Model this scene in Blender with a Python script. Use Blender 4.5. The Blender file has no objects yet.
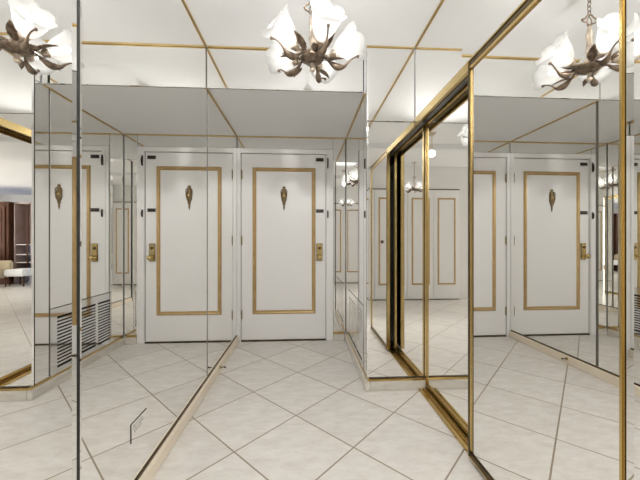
import bpy, bmesh, math, random
from mathutils import Vector, Matrix
random.seed(4)
S = bpy.context.scene
COL = S.collection

# ---------------------------------------------------------------- camera, world, lights, exposure
EYE = 1.095
cd = bpy.data.cameras.new('camera')
cam = bpy.data.objects.new('camera', cd)
COL.objects.link(cam)
cam.location = (0, 0, EYE)
cam.rotation_euler = (math.radians(90), 0, math.radians(-3.19))
cd.sensor_width = 36.0
cd.lens = 305.0 / 640.0 * 36.0
cd.clip_start = 0.02
S.camera = cam

S.view_settings.view_transform = 'Standard'
S.view_settings.look = 'None'
S.view_settings.gamma = 1.0
S.view_settings.use_curve_mapping = False
S.view_settings.exposure = 0.0
S.cycles.max_bounces = 20
S.cycles.glossy_bounces = 14
S.cycles.diffuse_bounces = 5
S.cycles.transmission_bounces = 6
S.cycles.sample_clamp_indirect = 6.0

w = bpy.data.worlds.new('world')
S.world = w
w.use_nodes = True
w.node_tree.nodes['Background'].inputs[0].default_value = (0.75, 0.85, 1.0, 1)
w.node_tree.nodes['Background'].inputs[1].default_value = 0.6

def area(name, loc, rot, sx, sy, power, color):
    l = bpy.data.lights.new(name, 'AREA')
    l.shape = 'RECTANGLE'; l.size = sx; l.size_y = sy; l.energy = power; l.color = color
    o = bpy.data.objects.new(name, l); COL.objects.link(o)
    o.location = loc; o.rotation_euler = rot
    return o
BULB_POWER = 0.65          # each lamp of the hall chandelier
BULB_POWER_FAR = 0.12      # each lamp of the chandelier behind
FILL_SPOT_POWER = 76.0       # fill spot added over the camera to brighten floor and doors
area('side_fill_light', (-5.95, -1.8, 1.25), (0, math.radians(-90), 0), 2.2, 3.6, 150.0, (1.0, 0.97, 0.93))  # added fill to lift the hall; no window in this wall

# ---------------------------------------------------------------- materials
def mat(name, color, rough=0.5, metal=0.0, spec=0.5, emit=None, estr=0.0):
    m = bpy.data.materials.new(name); m.use_nodes = True
    b = m.node_tree.nodes['Principled BSDF']
    b.inputs['Base Color'].default_value = (*color, 1)
    b.inputs['Roughness'].default_value = rough
    b.inputs['Metallic'].default_value = metal
    b.inputs['Specular IOR Level'].default_value = spec
    if emit:
        b.inputs['Emission Color'].default_value = (*emit, 1)
        b.inputs['Emission Strength'].default_value = estr
    return m
def noisy(m, c1, c2, scale=8.0, rough=None, bump=0.0, stretch=(1, 1, 1), detail=4):
    nt = m.node_tree; b = nt.nodes['Principled BSDF']
    tc = nt.nodes.new('ShaderNodeTexCoord'); mp = nt.nodes.new('ShaderNodeMapping')
    mp.inputs['Scale'].default_value = stretch
    n = nt.nodes.new('ShaderNodeTexNoise'); n.inputs['Scale'].default_value = scale; n.inputs['Detail'].default_value = detail
    r = nt.nodes.new('ShaderNodeValToRGB')
    r.color_ramp.elements[0].position = 0.3; r.color_ramp.elements[1].position = 0.7
    r.color_ramp.elements[0].color = (*c1, 1); r.color_ramp.elements[1].color = (*c2, 1)
    nt.links.new(tc.outputs['Object'], mp.inputs[0]); nt.links.new(mp.outputs[0], n.inputs['Vector'])
    nt.links.new(n.outputs['Fac'], r.inputs[0]); nt.links.new(r.outputs[0], b.inputs['Base Color'])
    if bump:
        bp = nt.nodes.new('ShaderNodeBump'); bp.inputs['Strength'].default_value = bump; bp.inputs['Distance'].default_value = 0.002
        nt.links.new(n.outputs['Fac'], bp.inputs['Height']); nt.links.new(bp.outputs[0], b.inputs['Normal'])
    return m

MIRROR = mat('mirror_silver', (0.955, 0.955, 0.94), 0.0, 1.0)
MEDGE = mat('mirror_cut_edge', (0.03, 0.035, 0.03), 0.6, 0.0, 0.15)
PAINT = noisy(mat('wall_paint', (0.8, 0.79, 0.77), 0.6), (0.78, 0.77, 0.75), (0.81, 0.80, 0.78), 3)
CEIL = noisy(mat('ceiling_paint', (0.8, 0.79, 0.77), 0.7), (0.835, 0.835, 0.835), (0.855, 0.855, 0.855), 2.5)
DOORP = noisy(mat('door_paint', (0.8, 0.78, 0.75), 0.38), (0.85, 0.84, 0.825), (0.87, 0.86, 0.845), 2)
CREAM = noisy(mat('cream_baseboard', (0.76, 0.66, 0.52), 0.4), (0.84, 0.74, 0.60), (0.88, 0.79, 0.65), 6)
BRASS = noisy(mat('polished_brass', (0.62, 0.47, 0.22), 0.22, 1.0), (0.60, 0.45, 0.19), (0.65, 0.50, 0.24), 5)
PGOLD = noisy(mat('gold_paint', (0.55, 0.38, 0.16), 0.38, 0.35), (0.44, 0.29, 0.12), (0.52, 0.36, 0.165), 14)
GOLDT = noisy(mat('gold_trim', (0.66, 0.48, 0.20), 0.3, 0.7), (0.60, 0.43, 0.17), (0.74, 0.56, 0.27), 7)
DBRONZE = noisy(mat('dark_bronze', (0.12, 0.09, 0.05), 0.3, 0.9), (0.09, 0.065, 0.035), (0.17, 0.13, 0.07), 9)
ABRONZE = noisy(mat('antique_bronze', (0.28, 0.2, 0.14), 0.4, 0.7), (0.10, 0.070, 0.05), (0.33, 0.25, 0.18), 34, bump=0.3)
CHAMP = noisy(mat('champagne_metal', (0.6, 0.5, 0.4), 0.3, 0.8), (0.52, 0.42, 0.33), (0.78, 0.68, 0.57), 25)
KBRONZE = noisy(mat('knocker_bronze', (0.15, 0.1, 0.05), 0.4, 0.6), (0.10, 0.065, 0.03), (0.24, 0.17, 0.08), 60)
SEAM = mat('dark_mirror_seam', (0.15, 0.14, 0.12), 0.5, 0.0, 0.2)
DULLB = mat('dull_brass', (0.34, 0.27, 0.16), 0.45, 0.6)
BLACK = mat('dark_gap', (0.012, 0.011, 0.01), 0.6)
IRON = mat('dark_hardware', (0.05, 0.04, 0.035), 0.4, 0.6)
CHROME = mat('chrome', (0.8, 0.8, 0.79), 0.08, 1.0)
WOOD = noisy(mat('dark_walnut', (0.08, 0.03, 0.015), 0.6, 0.0, 0.2), (0.055, 0.02, 0.010), (0.10, 0.04, 0.02), 9, stretch=(6, 6, 0.6))
FABRIC = noisy(mat('beige_fabric', (0.62, 0.53, 0.38), 0.9), (0.56, 0.47, 0.33), (0.66, 0.58, 0.43), 60, bump=0.3)
WHITEF = noisy(mat('white_upholstery', (0.82, 0.83, 0.85), 0.8), (0.78, 0.79, 0.82), (0.86, 0.87, 0.88), 40)
SKY = mat('window_daylight', (0.1, 0.2, 0.4), 0.5, emit=(0.34, 0.52, 0.95), estr=0.75)
SHADE2 = mat('lamp_shade_lit', (0.9, 0.85, 0.75), 0.6, emit=(1, 0.86, 0.65), estr=1.6)
MAUVE = noisy(mat('brown_grey_panel', (0.36, 0.27, 0.25), 0.4), (0.27, 0.19, 0.17), (0.42, 0.33, 0.31), 3)
BLUEP = noisy(mat('painted_blue_daylight', (0.2, 0.35, 0.62), 0.4), (0.30, 0.46, 0.80), (0.48, 0.62, 0.88), 6)  # blue window light in the cabinet glass, put into the panel colour
CLOUD = mat('etched_grey', (0.36, 0.34, 0.31), 0.5)

# frosted glass of the lit lily shades
FROST = bpy.data.materials.new('frosted_glass'); FROST.use_nodes = True
nt = FROST.node_tree; nt.nodes.clear()
out = nt.nodes.new('ShaderNodeOutputMaterial')
tr = nt.nodes.new('ShaderNodeBsdfTranslucent'); tr.inputs[0].default_value = (0.50, 0.50, 0.495, 1)
df = nt.nodes.new('ShaderNodeBsdfDiffuse'); df.inputs[0].default_value = (0.62, 0.62, 0.61, 1)
tp = nt.nodes.new('ShaderNodeBsdfTransparent')
em = nt.nodes.new('ShaderNodeEmission'); em.inputs[0].default_value = (1.0, 0.965, 0.91, 1); em.inputs[1].default_value = 0.12
m1 = nt.nodes.new('ShaderNodeMixShader'); m1.inputs[0].default_value = 0.5
m2 = nt.nodes.new('ShaderNodeMixShader'); m2.inputs[0].default_value = 0.35
ad = nt.nodes.new('ShaderNodeAddShader')
nt.links.new(tr.outputs[0], m1.inputs[1]); nt.links.new(df.outputs[0], m1.inputs[2])
nt.links.new(m1.outputs[0], m2.inputs[1]); nt.links.new(tp.outputs[0], m2.inputs[2])
nt.links.new(m2.outputs[0], ad.inputs[0]); nt.links.new(em.outputs[0], ad.inputs[1])
nt.links.new(ad.outputs[0], out.inputs[0])
BULB = mat('lit_bulb', (1, 1, 1), 0.4, emit=(1.0, 0.94, 0.84), estr=5.0)

# floor: square stone tiles laid on the diagonal
TILE = bpy.data.materials.new('diagonal_stone_tile'); TILE.use_nodes = True
nt = TILE.node_tree; b = nt.nodes['Principled BSDF']; L = nt.links.new
def N(t, **k):
    n = nt.nodes.new(t)
    for a, v in k.items(): setattr(n, a, v)
    return n
geo = N('ShaderNodeTexCoord'); sp = N('ShaderNodeSeparateXYZ'); L(geo.outputs['Object'], sp.inputs[0])
def math_(op, a, b_=None, c=None):
    n = N('ShaderNodeMath', operation=op)
    for i, v in enumerate((a, b_, c)):
        if v is None: continue
        if isinstance(v, (int, float)): n.inputs[i].default_value = v
        else: L(v, n.inputs[i])
    return n.outputs[0]
T = 0.4395
R2 = 1 / math.sqrt(2)
u = math_('MULTIPLY', math_('ADD', sp.outputs[0], sp.outputs[1]), R2 / T)
v = math_('ADD', math_('MULTIPLY', math_('SUBTRACT', sp.outputs[1], sp.outputs[0]), R2 / T), 20 - 0.062 / T)
u = math_('ADD', u, 20.0)
fu = math_('FRACT', u); fv = math_('FRACT', v)
du = math_('MINIMUM', fu, math_('SUBTRACT', 1.0, fu)); dv = math_('MINIMUM', fv, math_('SUBTRACT', 1.0, fv))
d = math_('MINIMUM', du, dv)
grout = N('ShaderNodeMapRange'); grout.inputs[1].default_value = 0.007; grout.inputs[2].default_value = 0.0115
L(d, grout.inputs[0])
cu = math_('FLOOR', u); cv = math_('FLOOR', v)
cmb = N('ShaderNodeCombineXYZ'); L(cu, cmb.inputs[0]); L(cv, cmb.inputs[1])
wn = N('ShaderNodeTexWhiteNoise', noise_dimensions='2D'); L(cmb.outputs[0], wn.inputs['Vector'])
# clouded veins, shifted per tile
off = N('ShaderNodeVectorMath', operation='SCALE'); L(wn.outputs['Color'], off.inputs[0]); off.inputs['Scale'].default_value = 7.0
add = N('ShaderNodeVectorMath', operation='ADD'); L(geo.outputs['Object'], add.inputs[0]); L(off.outputs[0], add.inputs[1])
mp = N('ShaderNodeMapping'); mp.inputs['Rotation'].default_value = (0, 0, math.radians(-45)); mp.inputs['Scale'].default_value = (1.0, 2.6, 1)
L(add.outputs[0], mp.inputs[0])
n1 = N('ShaderNodeTexNoise'); n1.inputs['Scale'].default_value = 9; n1.inputs['Detail'].default_value = 9; n1.inputs['Roughness'].default_value = 0.72; n1.inputs['Distortion'].default_value = 0.3
L(mp.outputs[0], n1.inputs['Vector'])
cr = N('ShaderNodeValToRGB'); cr.color_ramp.elements[0].position = 0.30; cr.color_ramp.elements[1].position = 0.66
cr.color_ramp.elements[0].color = (0.66, 0.625, 0.57, 1); cr.color_ramp.elements[1].color = (0.80, 0.775, 0.735, 1)
L(n1.outputs['Fac'], cr.inputs[0])
hv = N('ShaderNodeHueSaturation'); L(cr.outputs[0], hv.inputs['Color'])
vv = N('ShaderNodeMapRange'); vv.inputs[3].default_value = 0.965; vv.inputs[4].default_value = 1.03; L(wn.outputs['Value'], vv.inputs[0]); L(vv.outputs[0], hv.inputs['Value'])
mx = N('ShaderNodeMix', data_type='RGBA'); mx.inputs[6].default_value = (0.33, 0.27, 0.20, 1)
L(grout.outputs[0], mx.inputs[0]); L(hv.outputs[0], mx.inputs[7]); L(mx.outputs[2], b.inputs['Base Color'])
rr = N('ShaderNodeMapRange'); rr.inputs[3].default_value = 0.7; rr.inputs[4].default_value = 0.26; L(grout.outputs[0], rr.inputs[0]); L(rr.outputs[0], b.inputs['Roughness'])
bp = N('ShaderNodeBump'); bp.inputs['Strength'].default_value = 0.35; bp.inputs['Distance'].default_value = 0.002; L(grout.outputs[0], bp.inputs['Height']); L(bp.outputs[0], b.inputs['Normal'])
b.inputs['Specular IOR Level'].default_value = 0.35
STONE = noisy(mat('stone_baseboard', (0.7, 0.67, 0.6), 0.3), (0.62, 0.58, 0.51), (0.75, 0.72, 0.66), 9, stretch=(1, 1, 3))

# ---------------------------------------------------------------- mesh helpers
def add_box(bm, x0, x1, y0, y1, z0, z1, mi=0, bev=0.0):
    vs = [bm.verts.new((x, y, z)) for x in (x0, x1) for y in (y0, y1) for z in (z0, z1)]
    fs = [(0, 1, 3, 2), (4, 6, 7, 5), (0, 4, 5, 1), (2, 3, 7, 6), (0, 2, 6, 4), (1, 5, 7, 3)]
    nf = []
    for f in fs:
        fc = bm.faces.new([vs[i] for i in f]); fc.material_index = mi; nf.append(fc)
    if bev:
        es = {e for f in nf for e in f.edges}
        r = bmesh.ops.bevel(bm, geom=list(es), offset=bev, segments=2, affect='EDGES', clamp_overlap=True)
        for f in r['faces']: f.material_index = mi
def add_tube(bm, pts, rad, seg=8, mi=0, smooth=True, cap=True):
    pts = [Vector(p) for p in pts]
    n = len(pts)
    if isinstance(rad, (int, float)): rad = [rad] * n
    rings = []; up = None
    for i, p in enumerate(pts):
        t = (pts[min(i + 1, n - 1)] - pts[max(i - 1, 0)])
        if t.length < 1e-9: t = Vector((0, 0, 1))
        t.normalize()
        if up is None:
            up = Vector((0, 0, 1)) if abs(t.z) < 0.9 else Vector((1, 0, 0))
        s = t.cross(up).normalized(); up = s.cross(t).normalized()
        rings.append([bm.verts.new(p + (s * math.cos(a) + up * math.sin(a)) * rad[i]) for a in [2 * math.pi * k / seg for k in range(seg)]])
    for i in range(n - 1):
        for k in range(seg):
            f = bm.faces.new((rings[i][k], rings[i][(k + 1) % seg], rings[i + 1][(k + 1) % seg], rings[i + 1][k]))
            f.smooth = smooth; f.material_index = mi
    if cap:
        bm.faces.new(rings[0][::-1]).material_index = mi; bm.faces.new(rings[-1]).material_index = mi
def add_lathe(bm, prof, seg=24, M=None, mi=0, lobes=0, amp=0.0, flat=1.0):
    """prof: (radius, height) list about +Z"""
    M = M or Matrix(); rings = []
    for r, z in prof:
        ring = []
        for k in range(seg):
            a = 2 * math.pi * k / seg
            q = r * (1 + amp * math.cos(lobes * a)) if lobes else r
            ring.append(bm.verts.new(M @ Vector((q * math.cos(a), q * math.sin(a) * flat, z))))
        rings.append(ring)
    for i in range(len(prof) - 1):
        for k in range(seg):
            f = bm.faces.new((rings[i][k], rings[i][(k + 1) % seg], rings[i + 1][(k + 1) % seg], rings[i + 1][k]))
            f.smooth = True; f.material_index = mi
    for rg, pr in ((rings[0], prof[0]), (rings[-1], prof[-1])):
        if pr[0] > 1e-5:
            try: bm.faces.new(rg).material_index = mi
            except ValueError: pass
    bmesh.ops.remove_doubles(bm, verts=[v_ for rg in (rings[0], rings[-1]) for v_ in rg], dist=1e-6)
def spline(pts, n=6):
    P = [Vector(p) for p in pts]; P = [P[0] * 2 - P[1]] + P + [P[-1] * 2 - P[-2]]; out_ = []
    for i in range(1, len(P) - 2):
        for k in range(n):
            t = k / n; a, b_, c, d_ = P[i - 1:i + 3]
            out_.append(0.5 * ((2 * b_) + (c - a) * t + (2 * a - 5 * b_ + 4 * c - d_) * t * t + (3 * b_ - a - 3 * c + d_) * t ** 3))
    out_.append(P[-2]); return out_
def obj(name, bm, mats, parent=None, loc=None):
    bmesh.ops.recalc_face_normals(bm, faces=bm.faces)
    me = bpy.data.meshes.new(name); bm.to_mesh(me); bm.free()
    for m in (mats if isinstance(mats, (list, tuple)) else [mats]): me.materials.append(m)
    o = bpy.data.objects.new(name, me); COL.objects.link(o)
    if parent: o.parent = parent
    if loc: o.location = loc
    return o
def box(name, x0, x1, y0, y1, z0, z1, m, parent=None, bev=0.0):
    bm = bmesh.new(); add_box(bm, x0, x1, y0, y1, z0, z1, 0, bev)
    if parent:
        px, py, pz = parent_world(parent)
        bmesh.ops.translate(bm, verts=bm.verts, vec=(-px, -py, -pz))
    return obj(name, bm, m, parent)
def parent_world(p):
    v = Vector((0, 0, 0))
    while p: v += Vector(p.location); p = p.parent
    return v
def local(bm, parent):
    v = parent_world(parent); bmesh.ops.translate(bm, verts=bm.verts, vec=-v)
def tag(o, label, cat, group=None):
    o['label'] = label; o['category'] = cat
    if group: o['group'] = group
    return o
def thing(name, label, cat, loc, group=None):
    o = bpy.data.objects.new(name, None); COL.objects.link(o); o.location = loc; o.empty_display_size = 0.1
    return tag(o, label, cat, group)
def struct(o, label=None):
    o['kind'] = 'structure'
    if label: o['label'] = label
    return o

H = 2.515          # ceiling
SOF = 2.213        # underside of the dropped ceiling over the entry door
LOWC = 2.445       # lowered ceiling behind
XL = -0.709        # left mirror face
C1 = 0.825         # right mirror face
C2 = 0.900         # recessed sliding door face
YB = 2.21          # mirror facing the camera beside the closet
XS = 0.472         # vent wall mirror face
YD = 3.33          # entry door face
YF = 2.285         # mirror face of the dropped ceiling
G = 0.002

# ---------------------------------------------------------------- structure
struct(box('floor', -6.2, 1.25, -5.6, 3.6, -0.1, 0, TILE))
bm = bmesh.new()
add_box(bm, -6.2, 1.25, 0.0, 3.6, H, H + 0.1)
add_box(bm, -6.2, 1.25, -5.6, 0.0, LOWC, H + 0.1)
add_box(bm, -0.78, 1.0, YF + 0.008, 3.5, SOF, H)
struct(obj('ceiling', bm, CEIL))
struct(box('wall_left', -0.86, -0.74, 0.50, 3.5, 0, H, PAINT))
bm = bmesh.new()
add_box(bm, -0.74, -0.666, 3.36, 3.5, 0, SOF); add_box(bm, 0.251, 1.05, 3.345, 3.5, 0, SOF)
add_box(bm, -0.666, 0.251, 3.36, 3.5, 2.03, SOF); add_box(bm, -0.666, 0.251, 3.46, 3.5, 0, 2.03)
struct(obj('wall_front', bm, PAINT))
bm = bmesh.new()
add_box(bm, XS + 0.02, 1.05, YB + 0.02, 3.345, 0, SOF)
add_box(bm, XS + 0.02, 1.05, YB + 0.02, YF + 0.008, SOF, H)
add_box(bm, 0.955, 1.05, 0.72, YB + 0.02, 0, H)
add_box(bm, C1 + 0.02, 0.955, -1.05, YB, 1.985, H)
add_box(bm, C1 + 0.02, 0.955, -1.05, 0.72, 0, 1.985)
struct(obj('wall_right', bm, PAINT))
bm = bmesh.new()
add_box(bm, -1.30, 1.05, -1.20, -1.08, 0, LOWC)
struct(obj('wall_back', bm, PAINT))
struct(box('wall_living_room_side', -1.30, -1.18, -5.2, -1.20, 0, LOWC, PAINT))
struct(box('wall_living_room_front', -6.1, -0.86, 0.50, 0.62, 0, H, PAINT))
struct(box('wall_living_room_left', -6.1, -6.0, -5.2, 0.50, 0, H, PAINT))
bm = bmesh.new()
add_box(bm, -6.1, -5.9, -5.3, -5.2, 0, LOWC); add_box(bm, -2.2, -1.18, -5.3, -5.2, 0, LOWC)
add_box(bm, -5.9, -2.2, -5.3, -5.2, 1.92, LOWC); add_box(bm, -5.9, -2.2, -5.3, -5.2, 0, 0.35)
struct(obj('wall_living_room_back', bm, PAINT))
# living room window
bm = bmesh.new()
for x in (-5.9, -4.97, -4.05, -3.12, -2.25):
    add_box(bm, x, x + 0.05, -5.27, -5.21, 0.35, 1.92)
for z in (0.35, 1.88): add_box(bm, -5.9, -2.2, -5.27, -5.21, z, z + 0.05)
wf = struct(obj('window_1', bm, PAINT))
box('pane', -5.89, -2.21, -5.285, -5.275, 0.36, 1.91, SKY, wf)

# ---------------------------------------------------------------- mirror panels with ground bevels
def panel(name, ax, plane, sgn, a0, a1, z0, z1, label=None, bw=0.006, th=0.012, parent=None, bev=None, zb=None, cat='mirror', group=None):
    """ax 'x': face normal sgn*X at X=plane, a = Y range. ax 'y': normal sgn*Y at Y=plane, a = X range.
    bev=(near width, far width) of the vertical bevels, zb = width of the horizontal ones."""
    bm = bmesh.new()
    b0, b1 = bev if bev else (bw, bw)
    zb = bw if zb is None else zb
    dp = 0.0035
    def P(a, z, d_):
        return (plane + sgn * d_, a, z) if ax == 'x' else (a, plane + sgn * d_, z)
    def quad(aa, bb, zz0, zz1, d_): return [bm.verts.new(P(*q, d_)) for q in ((aa, zz0), (bb, zz0), (bb, zz1), (aa, zz1))]
    back = quad(a0, a1, z0, z1, -th); rim = quad(a0, a1, z0, z1, -dp); inn = quad(a0 + b0, a1 - b1, z0 + zb, z1 - zb, 0)
    bm.faces.new(back).material_index = 1
    for i in range(4):
        j = (i + 1) % 4
        bm.faces.new((back[i], back[j], rim[j], rim[i])).material_index = 1
        bm.faces.new((rim[i], rim[j], inn[j], inn[i])).material_index = 0
    bm.faces.new(inn).material_index = 0
    if parent: local(bm, parent)
    o = obj(name, bm, [MIRROR, MEDGE], parent)
    if label and not parent: tag(o, label, cat, group)
    return o
BT = 0.074  # top of baseboards and gold cap
panel('wall_mirror', 'x', XL + 0.014, 1, 0.52, 0.983, 0.0, H - 0.003, 'tall mirror panel at the left edge of the picture, ending in a black cut edge', bev=(0.006, 0.024))
panel('wall_mirror', 'x', XL, 1, 1.017, 2.297, BT + 0.003, H - 0.003, 'wide mirror panel mid left wall with a small dark-edged label low on it', bw=0.002)
panel('wall_mirror', 'x', XL, 1, 2.318, 3.325, BT + 0.003, SOF - 0.003, 'left wall mirror panel nearest the white entry door, under the lowered ceiling', bw=0.002)
panel('wall_mirror', 'y', YB, -1, XS - 0.006, C1 + 0.085, BT + 0.012, 1.965, 'mirror panel facing the camera between the vent wall and brass closet doors', bev=(0.012, 0.003), zb=0.004)
panel('wall_mirror', 'y', YB, -1, XS - 0.006, C1 - 0.002, 1.968, H - 0.003, 'upper mirror panel facing the camera, beside the closet header up to the ceiling', bev=(0.012, 0.003), zb=0.003)
panel('wall_mirror', 'x', C1, -1, -0.02, YB - 0.016, 1.990, H - 0.003, 'long mirror panel above the brass closet header on the right wall', bw=0.004)
panel('wall_mirror', 'x', C1 - 0.001, -1, -0.02, 0.7375, 0.0, 1.985, 'tall mirror with a slanted glass edge beyond the nearer closet door, rightmost in the photo', bev=(0.006, 0.022))
panel('wall_mirror', 'x', XS, -1, YB + 0.004, 2.346, BT + 0.012, SOF - 0.003, 'narrow mirror strip on the vent wall at its outer corner, left of the camera-facing mirror', bev=(0.014, 0.002))
panel('wall_mirror', 'x', XS, -1, YB + 0.004, YF - 0.006, SOF, H - 0.003, 'very short mirror strip high up at the outer corner of the vent wall', bw=0.002)
panel('wall_mirror', 'x', XS, -1, 2.357, 3.130, 0.585, SOF - 0.003, 'mirror panel directly above the chrome wall vent', bw=0.002)
panel('wall_mirror', 'x', XS, -1, 3.133, 3.320, BT + 0.012, SOF - 0.003, 'narrow mirror strip on the vent wall in the inner corner beside the entry door', bw=0.003)
panel('wall_mirror', 'y', YD - 0.005, -1, 0.331, XS - 0.004, BT + 0.012, SOF - 0.003, 'slim mirror strip facing the camera between entry door casing and vent wall', bw=0.008)
panel('wall_mirror', 'y', YD - 0.005, -1, XL + 0.003, 0.329, 2.083, SOF - 0.003, 'low horizontal mirror strip above the casing of the entry door', bw=0.004)
panel('wall_mirror', 'y', YF - 0.004, -1, XL + 0.003, XS - 0.010, SOF - 0.001, H - 0.003, 'horizontal mirror strip on the front of the lowered ceiling behind the chandelier', bw=0.003)

# ---------------------------------------------------------------- gold trims and baseboards
tn = [0]
TRIM_SEAM = 1
def trim(x0, x1, y0, y1, z0, z1, m=GOLDT, bev=0.002):
    tn[0] += 1
    return struct(box('trim_%d' % tn[0], x0, x1, y0, y1, z0, z1, m, bev=bev))
g = 0.009
trim(XL - 0.012, XL - 0.004, 0.984, 1.0165, 0.0, H - 0.003, BLACK, bev=0.0)
trim(XL - 0.004, XL - 0.0005, 2.2975, 2.3170, BT + 0.008, SOF - 0.005, SEAM, bev=0.0)
trim(XS + 0.0005, XS + 0.004, 2.3465, 2.3565, BT + 0.02, SOF - 0.005, SEAM, bev=0.0)
trim(XL + G, XL + g, 0.55, YF - 0.012, H - g, H - 0.0005)
trim(C1 - g, C1 - G, 0.0, YB - g, H - g, H - 0.0005)
trim(XL + g, XS - 0.012, YF - 0.018, YF - 0.007, H - g, H - 0.0005)
trim(XS - 0.006, C1 - g, YB - g, YB - G, H - g, H - 0.0005)
trim(XL + G, XL + g, YF + 0.01, YD - 0.02, SOF - g, SOF - 0.0005)
trim(XL + g, XS - g, YD - 0.020, YD - 0.008, SOF - g, SOF - 0.0005)
trim(XS - g, XS - G, YF + 0.01, YD - 0.02, SOF - g, SOF - 0.0005)
def base(side, x0, x1, y0, y1, m): return struct(box('baseboard_' + side, x0, x1, y0, y1, 0, BT - 0.006, m, bev=0.003))
base('left', XL + 0.001, XL + 0.024, 1.02, YD - 0.025, CREAM)
trim(XL + 0.001, XL + 0.005, 1.02, YD - 0.025, BT - 0.006, BT + 0.006, DBRONZE, bev=0.0)
base('right', XS - 0.022, XS + 0.015, YB - 0.028, YD - 0.022, STONE)
trim(XS - 0.004, XS + 0.012, YB - 0.026, YD - 0.022, BT - 0.005, BT + 0.009, GOLDT)
base('closet_return', XS + 0.017, C2 - 0.005, YB - 0.028, YB + 0.004, STONE)
trim(XS + 0.014, C2 - 0.005, YB - 0.026, YB + 0.006, BT - 0.005, BT + 0.006, BRASS)
base('front', 0.331, XS - 0.024, YD - 0.024, YD + 0.012, STONE)
trim(0.331, XS - 0.024, YD - 0.021, YD + 0.010, BT - 0.005, BT + 0.009, GOLDT)

# ---------------------------------------------------------------- entry door
def moulding_frame(bm, x0, x1, z0, z1, y, w_=0.034, d_=0.012, s=-1):
    """picture-frame moulding with a profile, lying on the plane Y=y and standing out towards s*Y"""
    prof = [(0, 0), (0.15, 0.75), (0.35, 1.0), (0.6, 0.7), (0.8, 0.85), (1.0, 0.0)]
    rings = []
    for t, q in prof:
        i = w_ * t; yy = y + s * d_ * q
        rings.append([bm.verts.new(p) for p in ((x0 + i, yy, z0 + i), (x1 - i, yy, z0 + i), (x1 - i, yy, z1 - i), (x0 + i, yy, z1 - i))])
    for a, b_ in zip(rings, rings[1:]):
        for k in range(4):
            bm.faces.new((a[k], a[(k + 1) % 4], b_[(k + 1) % 4], b_[k]))
def part(name, bm, m, parent): local(bm, parent); return obj(name, bm, m, parent)

door = struct(box('door_1', -0.662, 0.247, YD, YD + 0.044, 0.016, 2.025, DOORP, bev=0.002), 'white panelled entry door with gold moulding')
bm = bmesh.new(); moulding_frame(bm, -0.545, 0.137, 0.292, 1.880, YD, 0.042, 0.014); part('gold_moulding', bm, PGOLD, door)
for i, z in enumerate((0.29, 1.09, 1.80)):
    bm = bmesh.new()
    add_tube(bm, [(-0.662, YD - 0.008, z - 0.045), (-0.662, YD - 0.008, z + 0.045)], 0.006, 10)
    add_box(bm, -0.657, -0.652, YD - 0.003, YD, z - 0.045, z + 0.045)
    for dz in (-0.055, 0.055): add_lathe(bm, [(0.0, -0.006), (0.006, 0), (0.0, 0.006)], 8, Matrix.Translation((-0.662, YD - 0.008, z + dz)))
    part('hinge', bm, DULLB, door)
# bronze urn-shaped viewer and knocker
bm = bmesh.new(); KX = -0.206
kn = [(0.0, 1.70), (0.010, 1.695), (0.019, 1.685), (0.014, 1.672), (0.022, 1.66), (0.020, 1.648), (0.027, 1.635), (0.030, 1.60), (0.030, 1.57), (0.027, 1.545),
      (0.015, 1.52), (0.019, 1.512), (0.012, 1.50), (0.008, 1.475), (0.011, 1.465), (0.006, 1.455), (0.004, 1.44), (0.0, 1.432)]
add_lathe(bm, [(r, z - 0.02) for r, z in kn], 20, Matrix.Translation((KX, YD - 0.004, 0)), flat=0.55)
for s in (-1, 1):
    add_tube(bm, spline([(KX + s * 0.014, YD - 0.010, 1.645), (KX + s * 0.031, YD - 0.012, 1.630), (KX + s * 0.031, YD - 0.012, 1.59), (KX + s * 0.025, YD - 0.014, 1.545), (KX + s * 0.006, YD - 0.016, 1.505)], 5), 0.0045, 6)
kn = part('door_knocker', bm, KBRONZE, door)
bm = bmesh.new(); add_lathe(bm, [(0.0, 0.0), (0.011, 0.001), (0.013, -0.004), (0.0, -0.008)], 12, Matrix.Translation((KX, YD - 0.022, 1.575)) @ Matrix.Rotation(math.radians(90), 4, 'X'))
part('peephole', bm, BRASS, kn)
# brass lock plate with knob
bm = bmesh.new(); add_box(bm, 0.145, 0.213, YD - 0.007, YD, 0.868, 1.058, bev=0.004)
add_box(bm, 0.153, 0.205, YD - 0.010, YD - 0.006, 0.878, 1.048, bev=0.002)
lp = part('lock_plate', bm, BRASS, door)
bm = bmesh.new(); MY = Matrix.Translation((0.179, YD - 0.007, 0.910)) @ Matrix.Rotation(math.radians(90), 4, 'X')
add_lathe(bm, [(0.022, 0.0), (0.020, 0.006), (0.009, 0.012), (0.009, 0.03), (0.022, 0.04), (0.028, 0.052), (0.024, 0.064), (0.010, 0.070), (0, 0.071)], 20, MY)
part('knob', bm, BRASS, lp)
bm = bmesh.new(); MY = Matrix.Translation((0.179, YD - 0.007, 1.010)) @ Matrix.Rotation(math.radians(90), 4, 'X')
add_lathe(bm, [(0.017, 0.0), (0.016, 0.008), (0.012, 0.012), (0, 0.013)], 18, MY)
part('deadbolt_cylinder', bm, DBRONZE, lp)
for z in (1.972, 1.412):   # two dark surface bolts
    bm = bmesh.new(); add_box(bm, 0.140, 0.226, YD - 0.010, YD, z - 0.019, z - 0.004, bev=0.002); add_box(bm, 0.140, 0.226, YD - 0.010, YD, z + 0.002, z + 0.017, bev=0.002)
    add_box(bm, 0.146, 0.222, YD - 0.006, YD, z - 0.006, z + 0.004)
    part('surface_bolt', bm, IRON, door)
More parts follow.
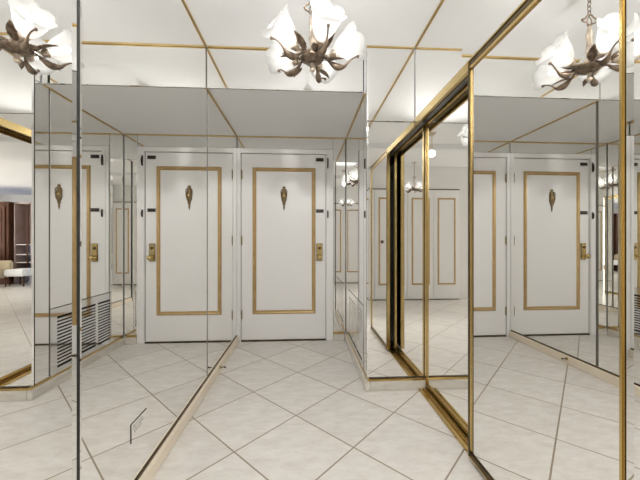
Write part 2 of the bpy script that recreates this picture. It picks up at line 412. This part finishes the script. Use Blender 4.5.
# casing, threshold
bm = bmesh.new()
def casing_leg(x0, x1): add_box(bm, x0, x1, YD - 0.016, YD + 0.030, 0, 2.080, bev=0.003)
casing_leg(XL + 0.001, -0.668); casing_leg(0.253, 0.328)
add_box(bm, 0.257, 0.300, YD - 0.021, YD - 0.014, 0, 2.03, bev=0.002)
add_box(bm, -0.668, 0.253, YD - 0.016, YD + 0.030, 2.031, 2.080, bev=0.003)
cs = struct(obj('trim_door_casing', bm, DOORP))
for z, hh in ((1.93, 0.055), (1.375, 0.04)):
    bm = bmesh.new()
    add_box(bm, 0.262, 0.276, YD - 0.034, YD - 0.0215, z - hh, z + hh, bev=0.003)
    add_tube(bm, spline([(0.269, YD - 0.036, z + hh * 0.6), (0.271, YD - 0.040, z + hh * 0.3), (0.271, YD - 0.040, z - hh * 0.3), (0.270, YD - 0.036, z - hh * 0.8)], 4), 0.005, 6)
    obj('bolt_keeper', bm, IRON, cs)
trim(-0.664, 0.250, YD - 0.012, YD + 0.05, 0.0005, 0.013, DBRONZE)

# ---------------------------------------------------------------- wall vent, mirror-finish plate with three louvred columns
vent = thing('wall_vent', 'shiny chrome wall vent with three columns of slots, low on the mirrored side wall', 'vent', (XS, 2.74, BT + 0.012))
bm = bmesh.new(); v0, v1, z0, z1 = 2.357, 3.130, BT + 0.012, 0.580
cols = [(2.420, 2.640), (2.672, 2.892), (2.924, 3.100)]
ys = [v0] + [q for c in cols for q in c] + [v1]
xa, xb = XS - 0.001, XS + 0.003
for i in range(0, len(ys), 2): add_box(bm, xa, xb, ys[i], ys[i + 1], z0, z1)
sz0, sz1, ns = 0.125, 0.515, 15
for (a, b_) in cols:
    add_box(bm, xa, xb, a, b_, z0, sz0); add_box(bm, xa, xb, a, b_, sz1, z1)
part('plate', bm, CHROME, vent)
pitch = (sz1 - sz0) / ns
for (a, b_) in cols:
    bm = bmesh.new()
    for k in range(1, ns):
        z = sz0 + k * pitch; hh = pitch * 0.28
        vs = [bm.verts.new(p) for p in ((xa, a, z - hh), (xa, b_, z - hh), (xa, b_, z + hh), (xa, a, z + hh), (xb + 0.006, a, z + hh + 0.006), (xb + 0.006, b_, z + hh + 0.006), (xb + 0.006, b_, z - hh + 0.006), (xb + 0.006, a, z - hh + 0.006))]
        for f in ((0, 1, 2, 3), (3, 2, 5, 4), (4, 5, 6, 7), (7, 6, 1, 0), (0, 3, 4, 7), (1, 6, 5, 2)): bm.faces.new([vs[q] for q in f])
    part('louvre_column', bm, CHROME, vent)
bm = bmesh.new(); add_box(bm, XS + 0.012, XS + 0.016, v0, v1, z0, z1); part('duct_backing', bm, BLACK, vent)

# ---------------------------------------------------------------- mirrored sliding closet doors
def sliding(xf, y0, y1, label, st=0.022, dark=False):
    t = thing('sliding_mirror_door', label, 'closet door', (xf, (y0 + y1) / 2, 0.022))
    zt, zb_ = 1.955, 0.026
    panel('mirror_pane', 'x', xf + 0.004, -1, y0 + st, y1 - st, zb_ + 0.022, zt - 0.02, bw=0.002, th=0.008, parent=t)
    for a, b_ in ((y0, y0 + st), (y1 - st, y1)):
        bm = bmesh.new(); add_box(bm, xf - 0.006, xf + 0.026, a, b_, zb_, zt, bev=0.004)
        sl = part('stile', bm, BRASS, t)
        if dark and a > y0:
            bm = bmesh.new(); add_box(bm, xf - 0.0075, xf - 0.0055, a + 0.004, b_ - 0.003, zb_, zt); add_box(bm, xf - 0.0075, xf - 0.0045, a - 0.001, a + 0.003, zb_, zt); part('dark_groove', bm, DBRONZE, sl)
    if dark:
        bm = bmesh.new(); add_box(bm, xf - 0.008, xf - 0.004, y0 + st, y1 - st, zb_, zb_ + 0.006); part('brass_lip', bm, BRASS, t)
    bm = bmesh.new(); add_box(bm, xf - 0.004, xf + 0.024, y0 + st, y1 - st, zb_, zb_ + 0.022, bev=0.003); part('bottom_rail', bm, DBRONZE if dark else BRASS, t)
    bm = bmesh.new(); add_box(bm, xf - 0.004, xf + 0.024, y0 + st, y1 - st, zt - 0.02, zt, bev=0.003); part('top_rail', bm, BRASS, t)
    return t
sliding(C1 + 0.002, 0.740, 1.475, 'nearer mirrored closet door, in the front track, with a gold upright frame on each side', st=0.014, dark=True).rotation_euler = (0, 0, 0.0050)
sliding(C2 + 0.002, 1.455, YB - 0.008, 'farther mirrored closet door, set back in the rear track next to the corner', st=0.030)
ct = thing('closet_track', 'brass floor track under the mirrored sliding closet doors', 'track', (0.88, 1.47, 0))
bm = bmesh.new(); add_box(bm, 0.842, 0.945, 0.74, YB - 0.030, 0.0005, 0.007, bev=0.001); part('track_base', bm, BRASS, ct)
add_box(bm := bmesh.new(), 0.842, 0.858, 0.74, YB - 0.030, 0.007, 0.016, bev=0.002); part('track_edge', bm, BRASS, ct)
for x in (0.870, 0.884, 0.936):
    bm = bmesh.new(); add_box(bm, x, x + 0.006, 0.74, YB - 0.030, 0.007, 0.021, bev=0.001); part('track_lip', bm, BRASS, ct)
bm = bmesh.new()
add_box(bm, C1 - 0.004, C1 + 0.012, 1.477, YB - 0.006, 1.935, 1.988, bev=0.002); add_box(bm, C1 - 0.004, C1 + 0.012, 0.738, 1.477, 1.979, 1.988, bev=0.001)
hd = obj('closet_header', bm, BRASS); tag(hd, 'brass header strip running along the top of the mirrored closet doors', 'header')
trim(0.860, 0.876, 0.738, YB - 0.008, 1.960, 1.984, DBRONZE)
trim(0.942, 0.953, 0.738, YB - 0.008, 1.90, 1.984, DBRONZE)
trim(C1 + 0.000, C1 + 0.012, 0.738, 1.474, 1.957, 1.977, DBRONZE)

# ---------------------------------------------------------------- small label on the left mirror
lab = thing('mirror_label', 'small clear rectangular label with a dark edge, low on the left wall mirror', 'label', (XL, 1.36, 0.30))
bm = bmesh.new(); x = XL + 0.0008
add_box(bm, XL + 0.0002, x + 0.0006, 1.297, 1.300 + 0.002, 0.254, 0.334); add_box(bm, XL + 0.0002, x + 0.0006, 1.297, 1.424, 0.330, 0.334)
part('dark_edge', bm, BLACK, lab)
bm = bmesh.new(); random.seed(2)
for r_, zz in enumerate((0.315, 0.302, 0.289)):
    yy = 1.318 + r_ * 0.004
    while yy < 1.395 - r_ * 0.006:
        l_ = random.uniform(0.003, 0.006); hh = random.uniform(0.0015, 0.0042)
        add_box(bm, XL + 0.0002, x, yy, yy + l_, zz - hh, zz + hh); yy += l_ + random.uniform(0.005, 0.009)
part('faded_print', bm, CLOUD, lab)

# door stop on the left baseboard
ds = thing('door_stop', 'thin dark door stop sticking out of the left baseboard', 'door stop', (XL + 0.024, 2.56, 0.045))
bm = bmesh.new(); add_tube(bm, [(XL + 0.0245, 2.56, 0.045), (XL + 0.060, 2.56, 0.045)], 0.0035, 8); part('rod', bm, IRON, ds)
bm = bmesh.new(); add_lathe(bm, [(0.013, 0), (0.012, 0.006), (0.006, 0.009)], 12, Matrix.Translation((XL + 0.0245, 2.56, 0.045)) @ Matrix.Rotation(math.radians(90), 4, 'Y')); part('mounting_disc', bm, BRASS, ds)
bm = bmesh.new(); add_tube(bm, [(XL + 0.060, 2.56, 0.045), (XL + 0.072, 2.56, 0.045)], 0.006, 10); part('rubber_tip', bm, BLACK, ds)

# ---------------------------------------------------------------- chandelier
def leaf_mesh(bm, M, ln, wd, curl=0.02, ribs=5):
    """ribbed leaf: along +X, flat in XY, raised in Z"""
    nu, nv = 12, 8; grid = []
    for side in (0, 1):
        gr = []
        for i in range(nu + 1):
            t = i / nu; ww = wd * math.sin(math.pi * min(1, t * 0.93 + 0.06)) ** 0.75 * (1 - 0.15 * t)
            row = []
            for j in range(nv + 1):
                s = j / nv * 2 - 1
                z = curl * (t * t) * 1.5 - abs(s) * wd * 0.35 + 0.0012 * math.cos(t * math.pi * 2 * ribs + abs(s) * 4) - side * 0.002
                row.append(bm.verts.new(M @ Vector((ln * t - abs(s) * 0.006, ww * s * (1 + 0.07 * math.cos(t * 40)), z))))
            gr.append(row)
        grid.append(gr)
    for side in (0, 1):
        for i in range(nu):
            for j in range(nv):
                g_ = grid[side]; f = bm.faces.new((g_[i][j], g_[i + 1][j], g_[i + 1][j + 1], g_[i][j + 1])); f.smooth = True
    for i in range(nu):
        for j in (0, nv):
            bm.faces.new((grid[0][i][j], grid[0][i + 1][j], grid[1][i + 1][j], grid[1][i][j]))

SH_BASE = Vector((0.112, 0, 0.022)); SH_TILT = math.radians(57)
def shade_mesh():
    bm = bmesh.new(); M = Matrix.Translation(SH_BASE) @ Matrix.Rotation(SH_TILT, 4, 'Y')
    prof = [(0.016, 0.0), (0.027, 0.007), (0.044, 0.020), (0.059, 0.038), (0.070, 0.058), (0.078, 0.078), (0.085, 0.096), (0.094, 0.110), (0.103, 0.119), (0.108, 0.122)]
    prof = [(r_ * 0.84, z_ * 1.16) for r_, z_ in prof]
    seg = 60; rings = []
    for side in (0, 1):
        rr_ = []
        for i, (r, z) in enumerate(prof):
            t = i / (len(prof) - 1); row = []
            for k in range(seg):
                a = 2 * math.pi * k / seg
                lob = math.cos(6 * a)
                q = r * (1 + 0.16 * t ** 2 * max(0.0, math.cos(a)) ** 2 + 0.045 * t ** 3 * lob + 0.008 * t * math.cos(24 * a)) - side * 0.003
                zz = z + 0.006 * t ** 3 * lob - 0.0025 * t ** 4 * math.cos(12 * a)
                row.append(bm.verts.new(M @ Vector((q * math.cos(a), q * math.sin(a), zz + (side * 0.0005)))))
            rr_.append(row)
        rings.append(rr_)
    for side in (0, 1):
        for i in range(len(prof) - 1):
            for k in range(seg):
                R_ = rings[side]; bm.faces.new((R_[i][k], R_[i][(k + 1) % seg], R_[i + 1][(k + 1) % seg], R_[i + 1][k])).smooth = True
    for k in range(seg):
        a = rings[0][-1]; c = rings[1][-1]; bm.faces.new((a[k], a[(k + 1) % seg], c[(k + 1) % seg], c[k])).smooth = True
    return bm
def chandelier(label, loc, rot0, drop):
    """origin at the hub; drop = hub to ceiling"""
    t = thing('chandelier', label, 'chandelier', loc)
    bm = bmesh.new()
    add_lathe(bm, [(0.0, -0.075), (0.008, -0.072), (0.015, -0.063), (0.013, -0.052), (0.006, -0.046), (0.010, -0.040), (0.007, -0.034), (0.014, -0.028)], 16)
    obj('finial', bm, CHAMP, t)
    bm = bmesh.new()
    add_lathe(bm, [(0.010, -0.030), (0.030, -0.024), (0.056, -0.010), (0.066, 0.004), (0.058, 0.010), (0.040, 0.014), (0.022, 0.022)], 40, lobes=10, amp=0.05)
    obj('hub', bm, ABRONZE, t)
    bm = bmesh.new()
    add_lathe(bm, [(0.022, 0.018), (0.030, 0.030), (0.026, 0.045), (0.012, 0.056), (0.009, 0.075), (0.014, 0.085), (0.020, 0.10), (0.014, 0.118), (0.008, 0.130),
                   (0.009, 0.16), (0.015, 0.175), (0.018, 0.19), (0.010, 0.205), (0.007, 0.22), (0.009, 0.235), (0.0, 0.243)], 20, lobes=4, amp=0.10)
    for k in range(4):
        a = k * math.pi / 2 + 0.4; pts = [(0.012 * math.cos(a + q * 0.9), 0.012 * math.sin(a + q * 0.9), 0.05 + 0.17 * q / 5) for q in range(6)]
        add_tube(bm, spline(pts, 4), 0.0035, 6)
    obj('stem', bm, CHAMP, t)
    # scrolled ring on top of the stem
    bm = bmesh.new(); cz = 0.268
    pts = []
    for k in range(49):
        a = 2 * math.pi * k / 48; r = 0.036 * (1 + 0.22 * math.cos(4 * a))
        pts.append((r * math.cos(a), 0.006 * math.sin(2 * a), cz + 0.75 * r * math.sin(a)))
    add_tube(bm, pts, 0.0042, 8, cap=False)
    for s in (-1, 1):
        add_tube(bm, spline([(0, 0, cz - 0.026), (s * 0.014, 0, cz - 0.010), (s * 0.010, 0, cz + 0.008), (0, 0, cz + 0.024)], 5), 0.003, 6)
    obj('scroll_ring', bm, ABRONZE, t)
    bm = bmesh.new(); z = cz + 0.026; k = 0; top = drop - 0.026
    n_l = max(2, round((top - z) / 0.026)); st = (top - z) / n_l
    for k in range(n_l):
        zc = z + st * (k + 0.5); hz = st * 0.5 + 0.004; pts = []
        for q in range(17):
            a = 2 * math.pi * q / 16; px = 0.009 * math.cos(a); pz = hz * math.sin(a)
            pts.append((px, 0, zc + pz) if k % 2 else (0, px, zc + pz))
        add_tube(bm, pts, 0.0022, 6, cap=False)
    obj('chain', bm, ABRONZE, t)
    bm = bmesh.new(); add_lathe(bm, [(0.0, drop - 0.032), (0.010, drop - 0.030), (0.016, drop - 0.022), (0.040, drop - 0.016), (0.058, drop - 0.006), (0.060, drop - 0.001), (0.0, drop - 0.001)], 28)
    obj('canopy', bm, CHAMP, t)
    # one arm with its parts, then rotated copies
    bm = bmesh.new()
    add_tube(bm, spline([(0.020, 0, 0.006), (0.055, 0, 0.020), (0.088, 0, 0.012), (0.110, 0, 0.012)], 5), [0.009] * 5 + [0.008] * 5 + [0.007] * 6, 8)
    Mb = Matrix.Translation(SH_BASE) @ Matrix.Rotation(SH_TILT, 4, 'Y')
    add_lathe(bm, [(0.010, -0.024), (0.017, -0.016), (0.020, -0.006), (0.026, 0.002), (0.024, 0.007), (0.0, 0.007)], 18, Mb)
    arm0 = obj('arm', bm, CHAMP, t)
    bm = bmesh.new()   # swan-neck scroll below the shade
    sp_ = spline([(0.070, 0, 0.004), (0.098, 0, -0.022), (0.130, 0.004, -0.040), (0.165, 0.008, -0.036), (0.190, 0.008, -0.014), (0.212, 0.004, 0.004), (0.234, -0.004, 0.012), (0.250, -0.008, 0.010)], 5)
    n_ = len(sp_); rd = []
    for i in range(n_):
        q = i / (n_ - 1); rd.append(0.004 + 0.014 * math.exp(-((q - 0.30) / 0.17) ** 2) + 0.0045 * math.exp(-((q - 0.93) / 0.06) ** 2) if q < 0.99 else 0.0015)
    add_tube(bm, sp_, rd, 10)
    sw0 = obj('swan_scroll', bm, ABRONZE, arm0)
    bm = bmesh.new()
    Ml = Matrix.Translation((0.072, 0.020, 0.004)) @ Matrix.Rotation(math.radians(-42), 4, 'Y') @ Matrix.Rotation(math.radians(24), 4, 'Z') @ Matrix.Rotation(math.radians(180), 4, 'X')
    leaf_mesh(bm, Ml, 0.105, 0.026)
    Ml = Matrix.Translation((0.090, -0.012, -0.022)) @ Matrix.Rotation(math.radians(-14), 4, 'Y') @ Matrix.Rotation(math.radians(-28), 4, 'Z') @ Matrix.Rotation(math.radians(180), 4, 'X')
    leaf_mesh(bm, Ml, 0.085, 0.018)
    lf0 = obj('bronze_leaf', bm, ABRONZE, arm0)
    sh0 = obj('glass_shade', shade_mesh(), FROST, arm0)
    bm = bmesh.new(); add_lathe(bm, [(0.0, 0.010), (0.011, 0.012), (0.013, 0.030), (0.018, 0.048), (0.019, 0.060), (0.013, 0.074), (0.0, 0.080)], 16, Mb)
    bl0 = obj('bulb', bm, BULB, arm0)
    for k in range(5):
        if k == 0: a = arm0
        else:
            a = arm0.copy(); COL.objects.link(a); a.parent = t
            for c in (sw0, lf0, sh0, bl0):
                d_ = c.copy(); COL.objects.link(d_); d_.parent = a
        a.rotation_euler = (0, 0, rot0 + 2 * math.pi * k / 5)
    return t
def lamps(t, rot0, power, scale=1.0, r=0.015):
    M = Matrix.Translation(SH_BASE) @ Matrix.Rotation(SH_TILT, 4, 'Y')
    p0 = M @ Vector((0, 0, 0.100))
    for k in range(5):
        a = rot0 + 2 * math.pi * k / 5
        l = bpy.data.lights.new('chandelier_lamp', 'POINT'); l.energy = power; l.color = (1.0, 0.985, 0.965); l.shadow_soft_size = r
        o = bpy.data.objects.new('chandelier_lamp_light', l); COL.objects.link(o)
        p = Matrix.Rotation(a, 4, 'Z') @ (p0 * scale)
        o.location = Vector(t.location) + p
ROT = math.radians(-90 + 17)
HUBZ = EYE + 0.965
ch = chandelier('large bronze chandelier with five frosted lily shades, hanging over the hall', (0.050, 1.62, HUBZ), ROT, H - HUBZ)
lamps(ch, ROT, BULB_POWER)
ch2 = chandelier('smaller bronze chandelier seen only in the closet mirrors, before the white folding doors', (-0.12, -0.78, 1.97), 0.5, (LOWC - 1.97) / 0.78)
ch2.scale = (0.78,) * 3
lamps(ch2, 0.5, BULB_POWER_FAR, 0.78)
# small ceiling fixture
cf = thing('ceiling_fixture', 'small round ceiling fixture with a short hanging rod, seen in the farther closet mirror', 'ceiling fixture', (0.10, 0.45, H))
bm = bmesh.new(); add_lathe(bm, [(0.0, -0.034), (0.020, -0.032), (0.050, -0.018), (0.062, -0.002), (0.0, -0.001)], 24, Matrix.Translation((0.10, 0.45, H))); part('canopy', bm, CHAMP, cf)
bm = bmesh.new(); add_tube(bm, [(0.10, 0.45, H - 0.03), (0.10, 0.45, H - 0.17)], 0.008, 8); add_lathe(bm, [(0.0, -0.20), (0.018, -0.19), (0.018, -0.165), (0.0, -0.16)], 12, Matrix.Translation((0.10, 0.45, H))); part('rod', bm, CHAMP, cf)

l = bpy.data.lights.new('fill_spot', 'SPOT'); l.energy = FILL_SPOT_POWER; l.color = (1.0, 0.985, 0.965); l.spot_size = math.radians(150); l.spot_blend = 0.6; l.shadow_soft_size = 0.045
o = bpy.data.objects.new('fill_spot_light', l); COL.objects.link(o); o.location = (0.10, 0.45, H - 0.27); o.rotation_euler = (math.radians(52), 0, 0)  # added fill, placed under the fixture rod, which carries no lamp itself
# ---------------------------------------------------------------- folding doors on the wall behind the camera
for i, (a, b_) in enumerate(((-1.062, -0.583), (-0.577, -0.098), (-0.092, 0.387), (0.393, 0.840))):
    dd = struct(box('door_%d' % (i + 2), a, b_, -1.075, -1.042, 0.018, 2.010, DOORP, bev=0.002))
    bm = bmesh.new(); moulding_frame(bm, a + 0.07, b_ - 0.07, 0.275, 1.866, -1.042, 0.030, 0.012, s=1); part('gold_moulding', bm, PGOLD, dd)
    if i in (2,):
        bm = bmesh.new(); add_lathe(bm, [(0.030, 0), (0.028, 0.006), (0.010, 0.010), (0.010, 0.024), (0.022, 0.034), (0.020, 0.044), (0, 0.048)], 20, Matrix.Translation((0.250, -1.042, 1.06)) @ Matrix.Rotation(math.radians(-90), 4, 'X'))
        part('knob', bm, ABRONZE, dd)
trim(-1.07, 0.842, -1.079, -1.046, 2.014, 2.030, DBRONZE)
trim(-1.07, 0.842, -1.079, -1.046, 0.0005, 0.012, DBRONZE)

# ---------------------------------------------------------------- living room seen in the mirrors
cab = thing('armoire', 'tall dark walnut armoire reflected at the left edge of the picture', 'cabinet', (-4.55, -3.75, 0))
bm = bmesh.new(); add_box(bm, -5.50, -4.05, -4.02, -3.52, 0.06, 1.98, bev=0.004); part('body', bm, WOOD, cab)
bm = bmesh.new(); add_box(bm, -5.54, -4.01, -4.05, -3.48, 1.98, 2.04, bev=0.012); part('cornice', bm, WOOD, cab)
bm = bmesh.new(); add_box(bm, -5.52, -4.03, -4.03, -3.50, 0.0, 0.06, bev=0.004); part('plinth', bm, WOOD, cab)
for a in (-5.27, -4.62):
    bm = bmesh.new(); add_box(bm, a, a + 0.50, -3.52, -3.495, 0.12, 1.93, bev=0.004); add_box(bm, a + 0.07, a + 0.43, -3.496, -3.486, 0.2, 0.9, bev=0.004); add_box(bm, a + 0.07, a + 0.43, -3.496, -3.486, 1.0, 1.85, bev=0.004)
    dr = part('door', bm, WOOD, cab)
    bm = bmesh.new(); x = a + (0.46 if a < -5 else 0.04); add_lathe(bm, [(0.006, 0), (0.006, 0.015), (0.014, 0.022), (0.0, 0.03)], 12, Matrix.Translation((x, -3.496, 0.97)) @ Matrix.Rotation(math.radians(-90), 4, 'X')); part('knob', bm, BRASS, dr)

sh = thing('display_cabinet', 'pale framed display cabinet with glass and blue daylight painted on its lower back beside the walnut armoire', 'cabinet', (-3.78, -3.75, 0))
bm = bmesh.new()
for x in (-4.00, -3.60): add_box(bm, x, x + 0.03, -4.00, -3.60, 0.02, 2.00, bev=0.003)
add_box(bm, -4.00, -3.57, -4.00, -3.60, 2.00, 2.04, bev=0.004); add_box(bm, -4.00, -3.57, -4.00, -3.60, 0.30, 0.34, bev=0.003)
part('frame', bm, MAUVE, sh)
bm = bmesh.new(); add_box(bm, -3.97, -3.60, -3.99, -3.98, 0.98, 2.00); part('back_panel', bm, MAUVE, sh)
bm = bmesh.new(); add_box(bm, -3.97, -3.60, -3.99, -3.98, 0.34, 0.98); part('daylight_blue_panel', bm, BLUEP, sh)
for z in (0.52, 0.72, 0.97):
    bm = bmesh.new(); add_box(bm, -3.97, -3.60, -3.975, -3.62, z, z + 0.018, bev=0.002); part('shelf', bm, PAINT, sh)
bm = bmesh.new(); add_box(bm, -3.70, -3.67, -3.615, -3.600, 0.34, 2.00); part('door_post', bm, WOOD, sh)

ac = thing('armchair', 'beige armchair reflected low at the left edge, before the walnut armoire', 'armchair', (-4.05, -3.05, 0))
bm = bmesh.new(); add_box(bm, -4.42, -3.82, -3.32, -2.80, 0.20, 0.42, bev=0.03); part('seat', bm, FABRIC, ac)
bm = bmesh.new(); add_box(bm, -4.50, -4.38, -3.34, -2.78, 0.24, 0.84, bev=0.04); part('backrest', bm, FABRIC, ac)
for y in (-3.40, -2.82):
    bm = bmesh.new(); add_box(bm, -4.46, -3.80, y, y + 0.10, 0.22, 0.60, bev=0.035); part('armrest', bm, FABRIC, ac)
for x in (-4.42, -3.86):
    for y in (-3.34, -2.80):
        bm = bmesh.new(); add_tube(bm, [(x, y, 0), (x, y, 0.235)], [0.014, 0.022], 8); part('leg', bm, WOOD, ac)
st = thing('bench', 'low white upholstered bench beside the beige armchair', 'bench', (-3.45, -3.55, 0))
bm = bmesh.new(); add_box(bm, -3.78, -3.32, -3.53, -3.08, 0.24, 0.40, bev=0.03); part('cushion', bm, WHITEF, st)
for x in (-3.75, -3.35):
    for y in (-3.49, -3.12):
        bm = bmesh.new(); add_tube(bm, [(x, y, 0), (x, y, 0.245)], 0.014, 8); part('leg', bm, WOOD, st)
